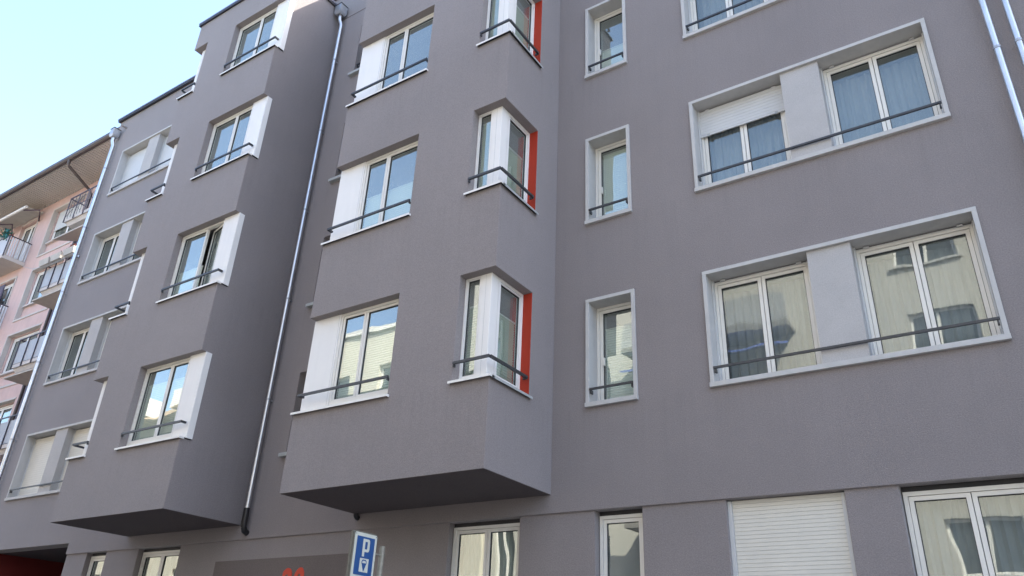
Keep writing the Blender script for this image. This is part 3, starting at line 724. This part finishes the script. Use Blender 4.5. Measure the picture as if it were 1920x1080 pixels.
# ------------------------------------------------------------------ parking sign
sg = empty('parking_sign', (-2.5, -2.68, -.56), 'blue and white parking meter sign on a grey post in front of the wall', 'sign')
X = -2.5; y0, y1 = -3.092, -2.792; zt0 = 2.205; zb0 = 1.50
def rrect(mb, x0, x1, y0, y1, z0, z1, r, m=0, n=5):
    pts = []
    for cy, cz, a0 in ((y1 - r, z1 - r, 0), (y0 + r, z1 - r, 90), (y0 + r, z0 + r, 180), (y1 - r, z0 + r, 270)):
        for i in range(n + 1): a = R(a0 + 90 * i / n); pts.append((cy + r * math.cos(a), cz + r * math.sin(a)))
    N = len(pts); mb.add([(x0, a, b) for a, b in pts] + [(x1, a, b) for a, b in pts],
                         [tuple(range(N))[::-1], tuple(range(N, 2 * N))] + [(i, (i + 1) % N, (i + 1) % N + N, i + N) for i in range(N)], m)
mb = MB(); rrect(mb, X - .004, X, y0, y1, zb0, zt0, .02); sp = mb.build('sign_panel', 'sign_white', sg)
mb = MB(); rrect(mb, X - .05, X - .0045, y0 - .012, y1 + .012, zb0 - .012, zt0 + .012, .026); mb.build('sign_back', 'sign_edge', sg, bevel=.003)
MB().box(X - .035, X - .015, y0 - .026, y0 - .0125, zb0, zt0 + .005).build('sign_flange', 'sign_edge', sg)
mb = MB(); rrect(mb, X + .0003, X + .002, y0 + .029, y1 - .027, 1.823, zt0 - .033, .008); bl = mb.build('blue_field', 'sign_blue', sp)
def ring(mb, pts, x0, x1, m=0):
    N = len(pts); mb.add([(x0, a, b) for a, b in pts] + [(x1, a, b) for a, b in pts], [tuple(range(N))[::-1], tuple(range(N, 2 * N))] + [(i, (i + 1) % N, (i + 1) % N + N, i + N) for i in range(N)], m)
L = MB(); t = .030; ya, yb = -2.978, -2.885; z1_, zm, z0_ = 2.153, 2.048, 1.992
xa, xb = X + .0022, X + .0034
L.box(xa, xb, ya, ya + t, z0_, z1_)                                                 # letter P: stem, then bowl
L.box(xa, xb, ya + t, yb - .02, z1_ - .024, z1_); L.box(xa, xb, ya + t, yb - .02, zm - .012, zm + .012)
L.box(xa, xb, yb - t, yb, zm + .012, z1_ - .024)
ring(L, [(yb - .02, z1_ - .024), (yb, z1_ - .024), (yb - .006, z1_ - .006), (yb - .02, z1_)], xa, xb)
ring(L, [(yb - .02, zm - .012), (yb - .006, zm - .006), (yb, zm + .012), (yb - .02, zm + .012)], xa, xb)
L.build('letter', 'sign_white', sp)
q = MB(); q.box(xa, xb, -2.995, -2.877, 1.853, 1.976); q.build('meter_field', 'sign_white', sp)
mt = MB(); c = -2.936; ring(mt, [(c - .004, 1.862), (c + .004, 1.862), (c + .034, 1.935), (c + .034, 1.95), (c + .02, 1.966), (c - .02, 1.966), (c - .034, 1.95), (c - .034, 1.935)], X + .0036, X + .0044)
mt.build('meter_symbol', 'sign_blue', sp)
mt = MB(); ring(mt, [(c - .024, 1.934), (c + .024, 1.934), (c + .026, 1.944), (c + .014, 1.955), (c - .014, 1.955), (c - .026, 1.944)], X + .0046, X + .005); mt.build('meter_window', 'sign_white', sp)
rv = MB()
for yy in (y0 + .012, y1 - .012): rv.tube([(X, yy, zt0 - .016), (X + .002, yy, zt0 - .016)], .004, 8)
rv.build('rivet', 'gasket', sp)
MB().tube([(X - .03, -2.67, -.56), (X - .03, -2.67, 2.128)], .026, 16).build('post', 'galvanised', sg, smooth=True)
MB().box(X - .04, X - .02, y1 + .013, -2.697, 2.035, 2.05).tube([(X - .03, -2.67, 2.03), (X - .03, -2.67, 2.055)], .031, 16).build('clamp', 'galvanised', sg)

# ------------------------------------------------------------------ houses across the street (seen mirrored in the panes)
def opposite(x0, x1, zt_, y, mat, label, wins, balc=(), pitch=False, dy=9):
    b = empty('apartment_building', ((x0 + x1) / 2, y - 4, -.6), label, 'building', None)
    sol = [(x0, x1, y - dy, y, -.6, zt_)]; voi = [(a, c, y - .22, y + .1, d, e) for a, c, d, e in wins] + [(x0, x1, y - .02, y + .1, 2.4, 2.5)]
    solids(sol, voi, 'wall', [mat, 'opp_base'], b, lambda c, n: 1 if c[2] < 2.5 and n == (0, 1, 0) else 0)
    for a, c, d, e in wins:
        f = MB(); f.box(a + .01, c - .01, y - .20, y - .14, d + .01, d + .08); f.box(a + .01, c - .01, y - .20, y - .14, e - .08, e - .01)
        m_ = (a + c) / 2
        for u in (a + .01, c - .09, m_ - .05): f.box(u, u + .08, y - .20, y - .14, d + .081, e - .081)
        o = f.build('window', 'white_panel', b); MB().quad((a + .02, y - .18, d + .02), (c - .02, y - .18, d + .02), (c - .02, y - .18, e - .02), (a + .02, y - .18, e - .02)).build('pane', 'opp_dark', o, recalc=False)
        MB().box(a - .08, c + .08, y + .001, y + .08, d - .08, d - .01).build('sill', 'surround', o)
    for a, c, z, kind in balc:
        s = MB(); s.box(a, c, y + .001, y + 1.1, z, z + .16); o = s.build('balcony', 'concrete', b)
        r = MB()
        if kind == 's': r.box(a, c, y + 1.04, y + 1.08, z + .2, z + 1.1)
        else:
            for i in range(int((c - a) / .12)): r.box(a + i * .12, a + i * .12 + .02, y + 1.04, y + 1.06, z + .17, z + 1.05)
            r.box(a, c, y + 1.03, y + 1.07, z + 1.051, z + 1.09)
        r.build('balcony_rail', 'corrugated' if kind == 's' else 'bar_dark', o)
    if pitch:
        r = MB(); ym = y - dy / 2; r.add([(x0 - .4, y + .7, zt_ + .02), (x1 + .4, y + .7, zt_ + .02), (x1 + .4, ym, zt_ + 3.6), (x0 - .4, ym, zt_ + 3.6), (x0 - .4, y - dy - .7, zt_ + .02), (x1 + .4, y - dy - .7, zt_ + .02)], [(0, 1, 2, 3), (3, 2, 5, 4), (0, 3, 4), (1, 5, 2), (0, 4, 5, 1)])
        ro = r.build('roof', 'roof_tile', b)
        d = MB(); x = x0 + 2.0
        while x < x1 - 2:
            d.box(x, x + 1.1, y - 1.6, y - .5, zt_ + 1.1, zt_ + 2.1); x += 3.4
        d.build('dormer', 'white_panel', ro)
    else:
        MB().box(x0 - .1, x1 + .1, y - .4, y + .12, zt_ + .001, zt_ + .15).build('roof_edge', 'white_panel', b)
    return b
OY = -14.0
wA = []
for k in range(5):
    z = .9 + 2.9 * k
    for x in (-10.4, .9, 4.2): wA.append((x, x + 1.7, z, z + 1.45))
wA.append((-13.2, -12.4, 3.3, 6.2)); wA.append((-12.2, -11.3, 3.3, 6.2))
opposite(-13.5, 6.8, 15.6, OY, 'opp_white', 'sunlit off-white flats across the street mirrored in the lower windows', wA,
         [(-7.6, -2.2, 11.0, 's'), (-7.6, -2.2, 8.1, 's'), (-7.6, -2.2, 5.2, 's'), (-7.6, -2.2, 2.3, 's')])
aw = bpy.data.objects['apartment_building.002']
MB().add([(-7.4, OY + .02, 10.8), (-2.4, OY + .02, 10.8), (-2.4, OY + 1.6, 10.2), (-7.4, OY + 1.6, 10.2), (-7.4, OY + .02, 10.75), (-2.4, OY + .02, 10.75), (-2.4, OY + 1.6, 10.15), (-7.4, OY + 1.6, 10.15)],
         [(0, 1, 2, 3), (4, 7, 6, 5), (0, 4, 5, 1), (3, 2, 6, 7), (0, 3, 7, 4), (1, 5, 6, 2)]).build('awning', 'blue_awning', aw)
wC = []
for k in range(4):
    z = 1.1 + 2.9 * k
    for x in (-20.0, -16.6): wC.append((x, x + 1.9, z, z + 1.5))
opposite(-21.6, -13.6, 12.9, OY + .25, 'opp_cream', 'lower cream house across the street beside the off-white flats, seen only mirrored', wC, [(-17.2, -14.2, 3.0, 'b'), (-17.2, -14.2, 8.8, 'b')])
wB = []
for k in range(4):
    z = .9 + 2.75 * k
    for i in range(9): wB.append((-52.6 + i * 3.4, -51.3 + i * 3.4, z, z + 1.45))
opposite(-54, -21.7, 11.2, OY - .3, 'opp_cream', 'cream house with a tan tiled roof across the street, mirrored in the left bay', wB, pitch=True, dy=11)
